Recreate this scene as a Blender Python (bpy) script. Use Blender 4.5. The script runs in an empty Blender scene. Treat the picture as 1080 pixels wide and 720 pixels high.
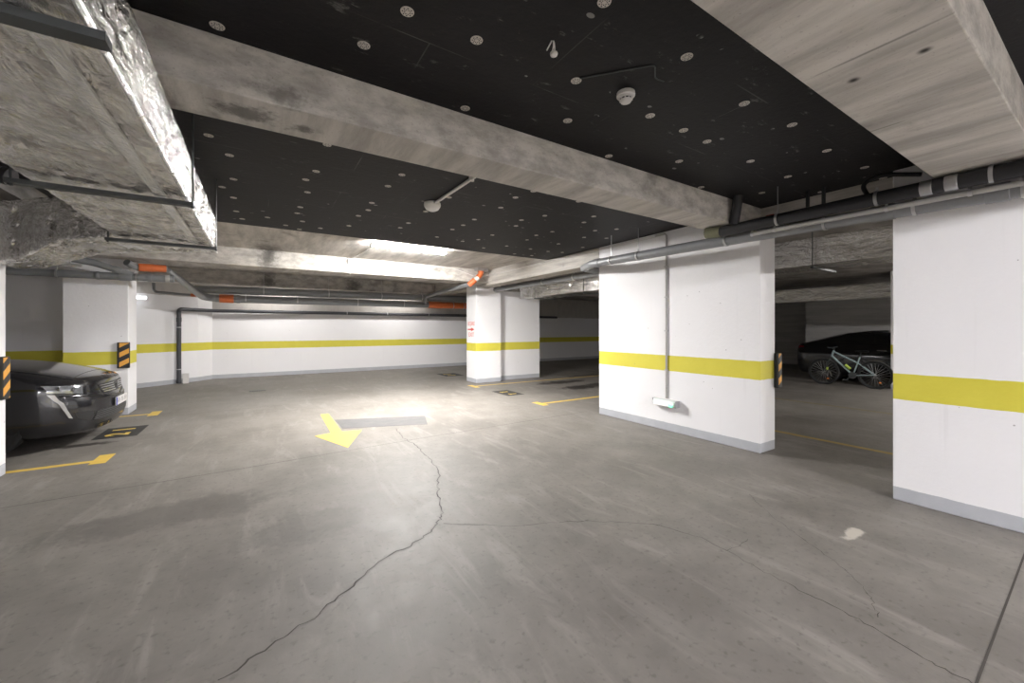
import bpy, bmesh, math, random
from mathutils import Vector, Matrix, noise
from mathutils.bvhtree import BVHTree
random.seed(7)
S = bpy.context.scene
COL = S.collection
PI = math.pi

# ------------------------------------------------------------------ helpers
class MB:
    """collects geometry for ONE mesh object"""
    def __init__(s): s.v = []; s.f = []; s.m = []
    def add(s, vs, fs, mi=0):
        b = len(s.v); s.v += [tuple(v) for v in vs]
        for f in fs: s.f.append([b + i for i in f]); s.m.append(mi)
    def box(s, a, b, mi=0):
        (x0, y0, z0), (x1, y1, z1) = a, b
        vs = [(x0,y0,z0),(x1,y0,z0),(x1,y1,z0),(x0,y1,z0),(x0,y0,z1),(x1,y0,z1),(x1,y1,z1),(x0,y1,z1)]
        s.add(vs, [(0,3,2,1),(4,5,6,7),(0,1,5,4),(1,2,6,5),(2,3,7,6),(3,0,4,7)], mi)
    def prism(s, poly, z0, z1, mi=0):
        n = len(poly)
        vs = [(x, y, z0) for x, y in poly] + [(x, y, z1) for x, y in poly]
        fs = [tuple(range(n))[::-1], tuple(range(n, 2*n))]
        fs += [(i, (i+1) % n, n+(i+1) % n, n+i) for i in range(n)]
        s.add(vs, fs, mi)
    def tube(s, path, r, seg=14, caps=True, mi=0):
        P = [Vector(p) for p in path]; n = len(P)
        R = r if isinstance(r, (list, tuple)) else [r]*n
        vs = []; t0 = (P[1]-P[0]).normalized()
        up = Vector((0,0,1)) if abs(t0.z) < .9 else Vector((1,0,0))
        a = t0.cross(up).normalized()
        for i in range(n):
            ti = (P[min(i+1,n-1)]-P[max(i-1,0)]).normalized()
            a = (a - ti*a.dot(ti)).normalized(); b = ti.cross(a)
            k = 1.0
            if 0 < i < n-1:
                ca = (P[i]-P[i-1]).normalized().dot((P[i+1]-P[i]).normalized())
                k = 1/max(.6, math.sqrt(max(0, (1+ca)/2)))
            for j in range(seg):
                q = 2*PI*j/seg
                vs.append(P[i] + (a*math.cos(q)+b*math.sin(q))*R[i]*(k if k < 1.3 else 1.3))
        fs = []
        for i in range(n-1):
            for j in range(seg):
                k = (j+1) % seg
                fs.append((i*seg+j, i*seg+k, (i+1)*seg+k, (i+1)*seg+j))
        if caps:
            fs.append(tuple(range(seg))[::-1]); fs.append(tuple((n-1)*seg+j for j in range(seg)))
        s.add(vs, fs, mi)
    def cyl(s, a, b, r, seg=14, mi=0): s.tube([a, b], r, seg, True, mi)
    def lathe(s, prof, seg=24, origin=(0,0,0), axis='z', mi=0):
        """prof: (radius, height) pairs"""
        o = Vector(origin); vs = []
        for r, h in prof:
            for j in range(seg):
                q = 2*PI*j/seg; c, d = r*math.cos(q), r*math.sin(q)
                vs.append(o + Vector({'z': (c,d,h), 'y': (c,h,d), 'x': (h,c,d)}[axis]))
        fs = []
        for i in range(len(prof)-1):
            for j in range(seg):
                k = (j+1) % seg; fs.append((i*seg+j, i*seg+k, (i+1)*seg+k, (i+1)*seg+j))
        fs.append(tuple(range(seg))[::-1]); fs.append(tuple((len(prof)-1)*seg+j for j in range(seg)))
        s.add(vs, fs, mi)
    def build(s, name, mats, parent=None, smooth=False, bevel=0):
        me = bpy.data.meshes.new(name); me.from_pydata(s.v, [], s.f)
        for m in (mats if isinstance(mats, (list, tuple)) else [mats]): me.materials.append(m)
        for p, mi in zip(me.polygons, s.m): p.material_index = mi
        bm = bmesh.new(); bm.from_mesh(me); bmesh.ops.recalc_face_normals(bm, faces=bm.faces); bm.to_mesh(me); bm.free()
        o = bpy.data.objects.new(name, me); COL.objects.link(o)
        if parent is not None: o.parent = parent
        if smooth:
            me.polygons.foreach_set('use_smooth', [True]*len(me.polygons))
            me.set_sharp_from_angle(angle=math.radians(38))
        if bevel:
            md = o.modifiers.new('edge', 'BEVEL'); md.width = bevel; md.segments = 2; md.limit_method = 'ANGLE'
        return o

def tag(o, label, cat, group=None, kind=None):
    o['label'] = label; o['category'] = cat
    if group: o['group'] = group
    if kind: o['kind'] = kind
    return o
def empty(name, loc, label, cat, group=None, rz=0.0):
    o = bpy.data.objects.new(name, None); COL.objects.link(o)
    o.location = loc; o.rotation_euler = (0, 0, rz); o.empty_display_size = .1
    return tag(o, label, cat, group)
def struct(name, mb, mat, label=None, **k):
    o = mb.build(name, mat, **k); o['kind'] = 'structure'
    if label: o['label'] = label
    return o
def copy_tree(o, parent=None):
    c = o.copy(); COL.objects.link(c)
    if parent is not None: c.parent = parent
    for ch in list(o.children): copy_tree(ch, c)
    return c
def arc(pts, rad=.1, n=6):
    """round the inner corners of a polyline"""
    P = [Vector(p) for p in pts]; out = [P[0]]
    for i in range(1, len(P)-1):
        a, b, c = P[i-1], P[i], P[i+1]
        d = min(rad, (a-b).length*.49, (c-b).length*.49)
        p, q = b+(a-b).normalized()*d, b+(c-b).normalized()*d
        for k in range(n+1):
            t = k/n; out.append(p*(1-t)**2 + b*2*t*(1-t) + q*t*t)
    out.append(P[-1]); return out
def text_mesh(body, size, extrude=.0006, bold=0.0):
    cu = bpy.data.curves.new('letters', 'FONT'); cu.body = body; cu.size = size; cu.extrude = extrude; cu.offset = bold
    cu.align_x = 'CENTER'; cu.align_y = 'CENTER'
    o = bpy.data.objects.new('letters', cu); COL.objects.link(o)
    dg = bpy.context.evaluated_depsgraph_get()
    me = bpy.data.meshes.new_from_object(o.evaluated_get(dg)); bpy.data.objects.remove(o); bpy.data.curves.remove(cu)
    return me
def mesh_obj(name, me, mat, parent=None):
    me.name = name; me.materials.clear(); me.materials.append(mat)
    o = bpy.data.objects.new(name, me); COL.objects.link(o)
    if parent is not None: o.parent = parent
    return o

# ------------------------------------------------------------------ materials
class NT:
    def __init__(s, name):
        s.mat = bpy.data.materials.new(name); s.mat.use_nodes = True
        s.t = s.mat.node_tree; s.n = s.t.nodes; s.b = s.n['Principled BSDF']
        s.out = s.n['Material Output']
    def node(s, ty, **k):
        n = s.n.new(ty)
        for a, v in k.items(): setattr(n, a, v)
        return n
    def link(s, a, b): s.t.links.new(a, b)
    def set(s, sock, v):
        if isinstance(v, bpy.types.NodeSocket): s.link(v, sock)
        else: sock.default_value = v
    def math(s, op, a, b=0.0, c=None, clamp=False):
        n = s.node('ShaderNodeMath', operation=op, use_clamp=clamp)
        s.set(n.inputs[0], a); s.set(n.inputs[1], b)
        if c is not None: s.set(n.inputs[2], c)
        return n.outputs[0]
    def mix(s, f, a, b):
        n = s.node('ShaderNodeMix', data_type='RGBA')
        s.set(n.inputs[0], f)
        s.set(n.inputs[6], a if isinstance(a, bpy.types.NodeSocket) else (*a, 1)[:4])
        s.set(n.inputs[7], b if isinstance(b, bpy.types.NodeSocket) else (*b, 1)[:4])
        return n.outputs[2]
    def pos(s): return s.node('ShaderNodeNewGeometry').outputs['Position']
    def obj(s): return s.node('ShaderNodeTexCoord').outputs['Object']
    def sep(s, v):
        n = s.node('ShaderNodeSeparateXYZ'); s.link(v, n.inputs[0]); return n.outputs
    def map(s, v, scale=(1,1,1), loc=(0,0,0), rot=(0,0,0)):
        n = s.node('ShaderNodeMapping'); s.link(v, n.inputs[0])
        n.inputs['Scale'].default_value = scale; n.inputs['Location'].default_value = loc; n.inputs['Rotation'].default_value = rot
        return n.outputs[0]
    def noise(s, v, scale, detail=4, rough=.55, dist=0.0):
        n = s.node('ShaderNodeTexNoise'); s.link(v, n.inputs['Vector'])
        n.inputs['Scale'].default_value = scale; n.inputs['Detail'].default_value = detail
        n.inputs['Roughness'].default_value = rough; n.inputs['Distortion'].default_value = dist
        return n.outputs['Fac']
    def voro(s, v, scale, feature='F1'):
        n = s.node('ShaderNodeTexVoronoi', feature=feature); s.link(v, n.inputs['Vector']); n.inputs['Scale'].default_value = scale
        return n.outputs['Distance']
    def ramp(s, f, stops):
        n = s.node('ShaderNodeValToRGB'); s.link(f, n.inputs[0]); e = n.color_ramp.elements
        while len(e) < len(stops): e.new(.5)
        for el, (p, c) in zip(e, stops):
            el.position = p; el.color = (*c, 1) if isinstance(c, tuple) else (c, c, c, 1)
        return n.outputs[0]
    def step(s, f, lo, hi):
        n = s.node('ShaderNodeMapRange', interpolation_type='SMOOTHSTEP'); s.link(f, n.inputs[0])
        n.inputs[1].default_value = lo; n.inputs[2].default_value = hi
        return n.outputs[0]
    def bump(s, h, strength=.2, dist=.01):
        n = s.node('ShaderNodeBump'); s.link(h, n.inputs['Height'])
        n.inputs['Strength'].default_value = strength; n.inputs['Distance'].default_value = dist
        s.link(n.outputs[0], s.b.inputs['Normal'])
    def fin(s, col=None, rough=.6, metal=0.0, spec=None, coat=None):
        if col is not None: s.set(s.b.inputs['Base Color'], col if isinstance(col, bpy.types.NodeSocket) else (*col, 1))
        s.set(s.b.inputs['Roughness'], rough); s.set(s.b.inputs['Metallic'], metal)
        if spec is not None: s.b.inputs['Specular IOR Level'].default_value = spec
        if coat is not None: s.b.inputs['Coat Weight'].default_value = coat; s.b.inputs['Coat Roughness'].default_value = .06
        return s.mat

def M_plain(name, col, rough=.5, metal=0.0, var=.12, scale=14, spec=None, coat=None):
    m = NT(name); nz = m.noise(m.obj(), scale)
    lo = tuple(c*(1-var) for c in col); hi = tuple(min(1, c*(1+var)) for c in col)
    return m.fin(m.mix(nz, lo, hi), rough, metal, spec, coat)

def band_nodes(m, p, white):
    """painted yellow band and grey skirting as heights on the wall, with slightly ragged paint edges"""
    z = m.sep(p)[2]
    zz = m.math('ADD', z, m.math('MULTIPLY', m.math('SUBTRACT', m.noise(p, 9, 3), .5), .012))
    yel = m.math('MULTIPLY', m.math('GREATER_THAN', zz, .885), m.math('LESS_THAN', zz, 1.112))
    base = m.math('LESS_THAN', zz, .118)
    yc = m.mix(m.noise(p, 5, 4), (.60, .53, .060), (.69, .62, .085))
    c = m.mix(yel, white, yc)
    return m.mix(base, c, m.mix(m.noise(p, 6, 4), (.39, .40, .43), (.50, .51, .545)))

def M_wall(name, above=None):
    m = NT(name); p = m.pos()
    nz = m.noise(p, 1.3, 5, .6)
    white = m.mix(nz, (.79, .78, .795), (.85, .84, .855))
    streak = m.step(m.noise(m.map(p, (14, 14, .7)), 1.0, 5), .60, .80)
    white = m.mix(m.math('MULTIPLY', streak, .16), white, (.55, .53, .53))
    pock = m.math('LESS_THAN', m.voro(p, 9.0), .06)
    pock = m.math('MULTIPLY', pock, m.step(m.noise(p, 3.3, 2), .52, .60))
    c = band_nodes(m, p, white)
    c = m.mix(m.math('MULTIPLY', pock, .7), c, (.2, .18, .17))
    if above is not None:      # bare concrete above the painted part
        z = m.sep(p)[2]; x = m.sep(p)[0]
        edge = m.math('ADD', z, m.math('MULTIPLY', m.math('SUBTRACT', m.noise(p, 2.2, 4), .5), .07))
        up = m.math('GREATER_THAN', edge, above)
        conc = m.mix(m.noise(m.map(p, (3, 3, 1)), 1.6, 6, .65), (.34, .32, .30), (.60, .57, .54))
        c = m.mix(up, c, conc)
    h = m.math('ADD', m.noise(p, 26, 6, .65), m.math('MULTIPLY', m.noise(p, 3, 3), 1.5))
    m.bump(h, .22, .012)
    return m.fin(c, .62, spec=.3)

def M_concrete(name, lo, hi, grime=.6, boards=(3.0, .5, 6.0), blots=()):
    m = NT(name); p = m.pos()
    a = m.noise(m.map(p, boards), 1.5, 7, .68)
    b = m.noise(p, 2.1, 6, .6)
    c = m.mix(m.step(a, .30, .70), lo, hi)
    c = m.mix(m.math('MULTIPLY', m.step(b, .56, .74), grime), c, tuple(v*.35 for v in lo))
    fine = m.noise(p, 60, 3)
    c = m.mix(m.math('MULTIPLY', m.step(fine, .62, .72), .35), c, tuple(v*.5 for v in lo))
    for (cx, cy, cz), (rx, ry, rz), k, soft in blots:
        q = m.map(p, (1/rx, 1/ry, 1/rz), (-cx/rx, -cy/ry, -cz/rz))
        ln = m.node('ShaderNodeVectorMath', operation='LENGTH'); m.link(q, ln.inputs[0])
        d = m.math('ADD', ln.outputs['Value'], m.math('MULTIPLY', m.math('SUBTRACT', m.noise(p, 9, 6, .7), .5), soft))
        c = m.mix(m.math('MULTIPLY', m.math('SUBTRACT', 1.0, m.step(d, .15, 1.1)), k), c, tuple(v*.12 for v in lo))
    m.bump(m.math('ADD', a, m.math('MULTIPLY', m.noise(p, 45, 5), .5)), .45, .015)
    return m.fin(c, .8, spec=.25)

def M_floor():
    m = NT('polished_concrete_floor'); p = m.pos()
    big = m.noise(p, .55, 5, .6); med = m.noise(m.map(p, (1, 1, 1), rot=(0, 0, .5)), 2.3, 7, .66, .4)
    fine = m.noise(p, 9, 6, .7)
    swirl = m.noise(m.map(p, (2.2, .5, 1), rot=(0, 0, -.45)), 2.0, 6, .65, .8)
    c = m.mix(med, (.106, .096, .085), (.290, .268, .243))
    c = m.mix(m.math('MULTIPLY', m.step(big, .44, .66), .5), c, (.11, .099, .088))
    c = m.mix(m.math('MULTIPLY', m.step(swirl, .50, .72), .45), c, (.33, .308, .282))
    c = m.mix(m.math('MULTIPLY', m.step(m.noise(p, 26, 4), .55, .72), .35), c, (.06, .053, .047))
    x, y, z = m.sep(p)
    def blot(c, cx, cy, rx, ry, col, k, sc=3.0, edge=.45):
        dx = m.math('DIVIDE', m.math('SUBTRACT', x, cx), rx); dy = m.math('DIVIDE', m.math('SUBTRACT', y, cy), ry)
        d = m.math('SQRT', m.math('ADD', m.math('MULTIPLY', dx, dx), m.math('MULTIPLY', dy, dy)))
        d = m.math('ADD', d, m.math('MULTIPLY', m.math('SUBTRACT', m.noise(p, sc, 5, .7), .5), 2.2))
        f = m.math('SUBTRACT', 1.0, m.step(d, 1-edge, 1.0))
        return m.mix(m.math('MULTIPLY', f, k), c, col)
    oil = (.035, .03, .027)
    c = blot(c, 7.25, 8.75, 1.0, .33, oil, .9)
    c = blot(c, 6.95, 7.75, .6, .36, oil, .95, 4)
    c = blot(c, 7.9, 7.85, .9, .3, oil, .9, 4)
    c = blot(c, 9.0, 9.6, 1.1, .25, oil, .6)
    c = blot(c, -1.95, 7.33, .36, .11, oil, .9, 5)
    c = blot(c, -.6, 4.2, .9, .35, (.085, .076, .068), .5, 2.5)
    c = blot(c, .3, 3.4, .5, .3, (.085, .076, .068), .35, 3)
    c = blot(c, 4.9, 2.0, .9, .7, (.15, .135, .12), .45, 2)
    c = blot(c, 3.7, 1.13, .17, .05, (.62, .57, .5), .75, 6)
    c = blot(c, .1, 12.3, 1.8, .3, (.17, .155, .14), .5)
    c = blot(c, -2.9, 8.0, 1.2, .7, oil, .5)
    r = m.math('ADD', .28, m.math('MULTIPLY', m.math('ADD', m.math('ADD', med, swirl), fine), .19))
    m.bump(m.math('ADD', m.noise(p, 70, 4), m.math('MULTIPLY', med, 1.2)), .10, .006)
    return m.fin(c, r, spec=.32)

def M_insulation():
    m = NT('black_insulation_board'); p = m.pos()
    br = m.node('ShaderNodeTexBrick'); m.link(m.map(p, (1, 1, 1), loc=(.55, .02, 0)), br.inputs['Vector'])
    br.inputs['Scale'].default_value = 1.0; br.inputs['Mortar Size'].default_value = .004; br.inputs['Mortar Smooth'].default_value = .2
    br.inputs['Brick Width'].default_value = 1.28; br.inputs['Row Height'].default_value = .65
    br.inputs['Color1'].default_value = br.inputs['Color2'].default_value = (0, 0, 0, 1); br.inputs['Mortar'].default_value = (1, 1, 1, 1)
    seam = m.math('MULTIPLY', br.outputs['Color'], m.step(m.noise(p, 1.7, 4), .50, .66))
    base = m.mix(m.noise(m.map(p, (1, 5, 1)), 2.5, 6, .7), (.0065, .006, .007), (.015, .014, .0155))
    scuff = m.step(m.noise(m.map(p, (2.0, 5.0, 1), rot=(0, 0, .6)), 2.6, 8, .72), .61, .72)
    c = m.mix(m.math('MULTIPLY', scuff, .7), base, (.16, .152, .146))
    spot = m.math('MULTIPLY', m.math('LESS_THAN', m.voro(m.map(p, (1, 1.6, 1)), 5.5), .13), m.step(m.noise(p, 7, 3), .55, .62))
    c = m.mix(m.math('MULTIPLY', spot, .8), c, (.30, .29, .28))
    c = m.mix(m.math('MULTIPLY', seam, .40), c, (.16, .155, .15))
    m.bump(m.noise(p, 30, 5), .25, .01)
    return m.fin(c, .6, spec=.2)

def M_foil(name, col=(.80, .785, .765), rough=.10):
    m = NT(name); p = m.obj()
    cr = m.noise(m.map(p, (3, 1, 3)), 5, 7, .62, 1.2)
    h = m.math('ADD', cr, m.math('MULTIPLY', m.noise(m.map(p, (1, 1, 1)), 22, 5, .6, .8), .35))
    m.bump(h, .8, .03)
    c = m.mix(m.noise(p, 3.0, 5), tuple(v*.80 for v in col), col)
    c = m.mix(m.math('MULTIPLY', m.step(m.noise(m.map(p, (1, 1, 1)), 1.9, 7, .7), .56, .70), .3), c, tuple(v*.5 for v in col))
    r = m.math('ADD', rough, m.math('MULTIPLY', m.noise(p, 11, 4), .16))
    return m.fin(c, r, 1.0)

def M_hazard():
    m = NT('hazard_stripe_foam'); p = m.obj(); x, y, z = m.sep(p)
    t = m.math('ADD', z, m.math('MULTIPLY', m.math('ADD', x, y), -.62))
    f = m.math('GREATER_THAN', m.math('FRACT', m.math('MULTIPLY', m.math('ADD', t, 10.02), 5.9)), .5)
    c = m.mix(f, (.022, .022, .024), m.mix(m.noise(p, 20), (.70, .33, .05), (.80, .40, .07)))
    return m.fin(c, .55)

def M_emit(name, col, k):
    m = NT(name); m.b.inputs['Emission Color'].default_value = (*col, 1); m.b.inputs['Emission Strength'].default_value = k
    return m.fin(col, .4)

WALL = M_wall('white_wall_paint'); WALLFAR = M_wall('white_wall_paint_bare_top', 2.05); WALLSL = M_wall('white_wall_paint_high', 2.42)
CONC = M_concrete('beam_concrete', (.33, .307, .284), (.58, .55, .51), .6, blots=[
    ((-.05, 2.62, 2.68), (.20, .10, .05), .7, 3.2), ((.22, 2.66, 2.68), (.10, .07, .05), .7, 3.2), ((.10, 2.44, 2.74), (.20, .05, .07), .5, 3.0),
    ((.15, 9.19, 2.95), (.22, .30, .35), .7, 1.8), ((.15, 8.9, 3.05), (.3, .5, .1), .6, 1.8), ((.2, 13, 2.85), (.25, .1, .3), .7, 2.0), ((2.46, 13, 2.85), (.3, .1, .3), .7, 2.0),
    ((2.39, .73, 2.685), (.03, .03, .02), 1.0, .1), ((2.39, .49, 2.685), (.03, .03, .02), 1.0, .1), ((2.2, .6, 2.685), (.012, .40, .01), .55, 1.0), ((3.1, .8, 2.685), (.012, .12, .01), .5, .8)])
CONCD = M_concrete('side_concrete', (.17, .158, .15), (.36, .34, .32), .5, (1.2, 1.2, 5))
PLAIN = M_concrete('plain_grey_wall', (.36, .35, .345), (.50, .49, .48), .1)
FLOOR = M_floor(); INSUL = M_insulation()
FOIL = M_foil('aluminium_foil_wrap'); 
GREYPVC = M_plain('grey_pvc', (.21, .215, .225), .38); LIGHTPVC = M_plain('pale_grey_pvc', (.40, .39, .38), .4)
BLACKPIPE = M_plain('black_pipe_lagging', (.018, .018, .021), .55); DARKPVC = M_plain('dark_grey_pvc', (.045, .047, .055), .42)
ORANGE = M_plain('orange_pvc', (.62, .15, .045), .42); GALV = M_plain('galvanised_steel', (.52, .52, .53), .35, .9)
WPLAST = M_plain('white_plastic', (.70, .68, .66), .45, var=.05); BLACKST = M_plain('dark_painted_steel', (.035, .04, .042), .45)
DARKYEL = M_plain('dark_yellow_floor_paint', (.20, .165, .09), .7, var=.3, scale=5)  # darkest yellow, for the farther line in the hall
DARKYEL2 = M_plain('mid_yellow_floor_paint', (.36, .26, .08), .7, var=.3, scale=5)  # darker yellow than the bay lines, for the nearer hall line
YEL = M_plain('yellow_floor_paint', (.66, .45, .085), .6, var=.16, scale=9); GREYPAINT = M_plain('dark_grey_floor_paint', (.040, .039, .038), .65, var=.3, scale=9, spec=.25)
PATCH = M_plain('mid_grey_floor_paint', (.115, .112, .112), .65, var=.3, scale=6, spec=.25)
CRACK = M_plain('crack_dirt', (.055, .048, .042), .9); HAZ = M_hazard()
RED = M_plain('red_stencil_paint', (.75, .10, .07), .6, var=.05)
PALERED = M_plain('worn_red_stencil_paint', (.70, .24, .21), .6, var=.1)

# ------------------------------------------------------------------ the setting
H0, H1 = 2.95, 3.35
def box_struct(name, a, b, mat, label=None, bevel=0):
    mb = MB(); mb.box(a, b); return struct(name, mb, mat, label, bevel=bevel)
mb = MB(); mb.box((-8.2, -7.2, -.2), (20, 16, 0)); struct('floor', mb, FLOOR)
box_struct('ceiling', (-8.2, -7.2, H0), (5.1, 6.66, H1), INSUL)
box_struct('ceiling_slab', (-8.2, 6.66, 3.05), (5.1, 16, H1), CONC)
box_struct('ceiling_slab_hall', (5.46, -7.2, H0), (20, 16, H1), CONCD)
box_struct('beam', (-8.2, 2.44, 2.685), (5.1, 2.79, H1-.01), CONC, bevel=.006)
box_struct('beam', (-8.2, .37, 2.685), (5.1, .87, H1-.01), CONC, bevel=.006)
box_struct('beam', (-8.2, 9.19, 2.72), (5.1, 9.85, H1-.01), CONC, bevel=.006)
box_struct('beam', (-8.2, 13.0, 2.70), (5.1, 13.5, H1-.01), CONC)
box_struct('beam', (5.1, 5.15, 2.66), (5.46, 15, H1+.01), CONC, bevel=.006)
box_struct('beam', (5.1, -7.2, 2.66), (5.46, 2.45, H1+.01), CONC, bevel=.006)
box_struct('beam', (-8.2, -2.35, 2.685), (5.1, -1.9, H1-.01), CONC, bevel=.006)  # unseen beam, added to shade the near beam's side from the rear lamps
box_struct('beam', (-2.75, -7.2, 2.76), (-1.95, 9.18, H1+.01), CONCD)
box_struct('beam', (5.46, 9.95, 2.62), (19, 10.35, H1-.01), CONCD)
box_struct('wall_right', (5.1, 2.45, 0), (5.46, 5.15, H1+.005), WALL, bevel=.008)
box_struct('wall_right_near', (4.73, -7.2, 0), (5.09, 1.17, 2.9), WALL, bevel=.008)
box_struct('column', (5.08, 9.86, 0), (5.88, 10.47, 3.1), WALL, bevel=.008)
box_struct('wall_right_stub', (5.88, 10.07, 0), (7.41, 10.32, 2.9), WALL)
box_struct('column', (-2.75, 9.55, 0), (-1.95, 10.12, 3.1), WALL, bevel=.008)
box_struct('column', (-3.0, 5.62, 0), (-2.22, 6.30, 2.95), WALL, bevel=.008)
box_struct('wall_left_bay', (-8.0, 10.55, 0), (-2.5, 10.8, 3.1), WALL)
box_struct('wall_far', (-1.62, 15.0, 0), (19.5, 15.3, 3.1), WALLFAR)
mb = MB(); mb.prism([(-1.50, 14.56), (-4.9, 11.79), (-4.9, 12.25), (-1.62, 14.92), (-1.62, 15.2), (-1.2, 15.2), (-1.2, 14.99)], 0, 3.1)
struct('wall_left_slanted', mb, WALLSL)
box_struct('wall_left', (-8.2, -7.2, 0), (-8.0, 15.3, 2.97), WALL)
box_struct('wall_back', (-8.2, -7.2, 0), (20, -7.0, 2.97), WALL)
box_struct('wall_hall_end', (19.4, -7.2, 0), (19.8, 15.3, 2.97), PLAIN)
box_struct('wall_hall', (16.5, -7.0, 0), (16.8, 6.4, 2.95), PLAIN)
box_struct('column', (13.32, 2.6, 0), (13.9, 3.33, 2.95), WALL)
# raised plinth at the foot of the black riser
box_struct('wall_far_plinth', (-1.78, 14.12, 0), (-1.66, 14.24, .27), WPLAST)

# joints and cracks in the slab
def ribbon(mb, pts, w, z=.0012, jit=0.0, sub=1):
    P = [Vector((x, y)) for x, y in pts]; L = []
    for a, b in zip(P, P[1:]):
        for k in range(sub):
            q = a.lerp(b, k/sub)
            if k and jit: q += Vector((random.uniform(-jit, jit), random.uniform(-jit, jit)))
            L.append(q)
    L.append(P[-1])
    vs = []
    for i, q in enumerate(L):
        t = (L[min(i+1, len(L)-1)]-L[max(i-1, 0)]).normalized(); nrm = Vector((-t.y, t.x))
        ww = w*(random.uniform(.35, 1.25) if jit else 1)/2
        vs += [(*(q+nrm*ww), z), (*(q-nrm*ww), z)]
    mb.add(vs, [(2*i, 2*i+1, 2*i+3, 2*i+2) for i in range(len(L)-1)])
def crack(pts, w, jit=.018, sub=8):
    mb = MB(); ribbon(mb, pts, w, .0012, jit, sub); struct('floor_crack_line', mb, CRACK)
crack([(-.15,2.11),(.1,2.23),(.35,2.38),(.65,2.63),(1.0,2.76),(1.16,2.9),(1.27,3.04),(1.39,3.48),(1.57,3.88),(1.67,4.35),(1.71,4.98),(1.68,5.48),(1.74,6.0)], .009)
crack([(1.2,2.88),(1.62,2.56),(2.17,2.32),(2.56,2.0),(2.69,1.69),(2.64,1.28),(2.62,.97),(2.61,.72),(2.56,.5),(2.55,.36)], .006, .012)
crack([(3.76,1.9),(3.46,1.57),(3.27,1.27),(3.09,.99),(2.89,.8),(2.72,.73)], .003, .012)
crack([(2.66,1.5),(2.8,1.48),(2.95,1.5)], .003, .01, 4)
mb = MB(); ribbon(mb, [(-8, 5.02), (-1.83, 5.11), (-.2, 5.17), (1.56, 5.28), (5.04, 5.40)], .008); struct('floor_joint_line', mb, CRACK)
mb = MB(); ribbon(mb, [(1.5, .34), (2.56, .37), (4.7, .42)], .009); struct('floor_joint_line', mb, CRACK)
mb = MB(); ribbon(mb, [(-2.2, 9.05), (-1.2, 9.0), (.5, 9.06)], .006); struct('floor_joint_line', mb, CRACK)

# ------------------------------------------------------------------ floor markings
def flat(name, polys, mat, label, cat='floor marking', group=None, z=.002):
    mb = MB()
    for p in polys: mb.prism(p, 0.0004, z)
    return tag(mb.build(name, mat), label, cat, group)
flat('floor_arrow', [[(.905,7.70),(1.035,7.70),(1.02,6.25),(1.29,6.20),(.945,5.36),(.655,6.20),(.875,6.25)]], YEL,
     'yellow painted direction arrow on the floor pointing to the viewer', z=.0035)
flat('floor_patch', [[(1.05,7.13),(2.42,6.62),(2.24,6.02),(1.06,6.45)]], PATCH, 'faded dark grey painted patch on the floor beside the yellow arrow')
flat('bay_line', [[(-7.6,6.31),(-1.6,6.31),(-1.6,6.22),(-1.46,6.22),(-1.46,6.62),(-1.6,6.62),(-1.6,6.40),(-7.6,6.40)]], YEL,
     'yellow bay line with T end on the near side of the grey car')
flat('bay_line', [[(-7.6,9.32),(-1.64,9.32),(-1.64,9.17),(-1.5,9.17),(-1.5,9.62),(-1.64,9.62),(-1.64,9.40),(-7.6,9.40)]], YEL,
     'yellow bay line with T end beside the pillar behind the grey car')
flat('bay_line', [[(12,9.33),(4.82,9.33),(4.82,9.12),(4.68,9.12),(4.68,9.60),(4.82,9.60),(4.82,9.41),(12,9.41)]], YEL,
     'yellow bay line with T end at the foot of the exit sign pillar')
flat('bay_line', [[(12,6.40),(4.84,6.40),(4.84,6.26),(4.70,6.26),(4.70,6.66),(4.84,6.66),(4.84,6.50),(12,6.50)]], YEL,
     'yellow bay line with T end before the opening beside the big white wall')
flat('bay_line', [[(6.38,-3),(6.47,-3),(6.47,5.0),(6.38,5.0)]], DARKYEL2, 'nearer straight yellow line on the dark floor through the right opening')
flat('bay_line', [[(9.40,-3),(9.50,-3),(9.50,5.2),(9.40,5.2)]], DARKYEL, 'farther faint yellow line on the dark floor near the bicycle')
def bay_number(x0, x1, y0, y1, label):
    mb = MB(); mb.prism([(x0, y0), (x1, y0), (x1, y1), (x0, y1)], .0004, .0022)
    o = mb.build('bay_number_patch', GREYPAINT); tag(o, label, 'floor marking'); return o
nb = bay_number(-1.92, -1.46, 7.58, 8.32, 'dark square with yellow bay number 21 in front of the grey car')
for ch, y in (('2', 7.80), ('1', 8.13)):
    d = mesh_obj('digit', text_mesh(ch, .33, .0006, .013), YEL, nb); d.location = (-1.69, y, .003); d.rotation_euler = (0, 0, PI/2)
def strokes(parent, marks):
    for x0, x1, y, w in marks:
        mb = MB(); mb.box((x0, y-w, .002), (x1, y+w, .0034)); mb.box((x0, y-w*2.2, .002), (x0+.035, y+w*2.2, .0034)); mb.build('digit', YEL, parent)
nb = bay_number(4.72, 5.16, 7.60, 8.36, 'dark worn bay number patch on the floor in front of the exit sign pillar')
strokes(nb, [(4.83, 5.03, 8.12, .028), (4.86, 5.05, 7.78, .028)])
nb = bay_number(5.0, 5.62, 11.75, 12.6, 'dark bay number patch on the floor by the far white wall')
strokes(nb, [(5.15, 5.42, 12.35, .03), (5.15, 5.42, 11.98, .03)])
mb = MB(); mb.box((-.21, 11.42, 0), (.14, 11.6, .004))
for i in range(7): mb.box((-.195+.048*i, 11.435, .004), (-.175+.048*i, 11.585, .007))
tag(mb.build('floor_drain', BLACKST), 'small dark floor drain grate in front of the far wall', 'drain')

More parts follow.
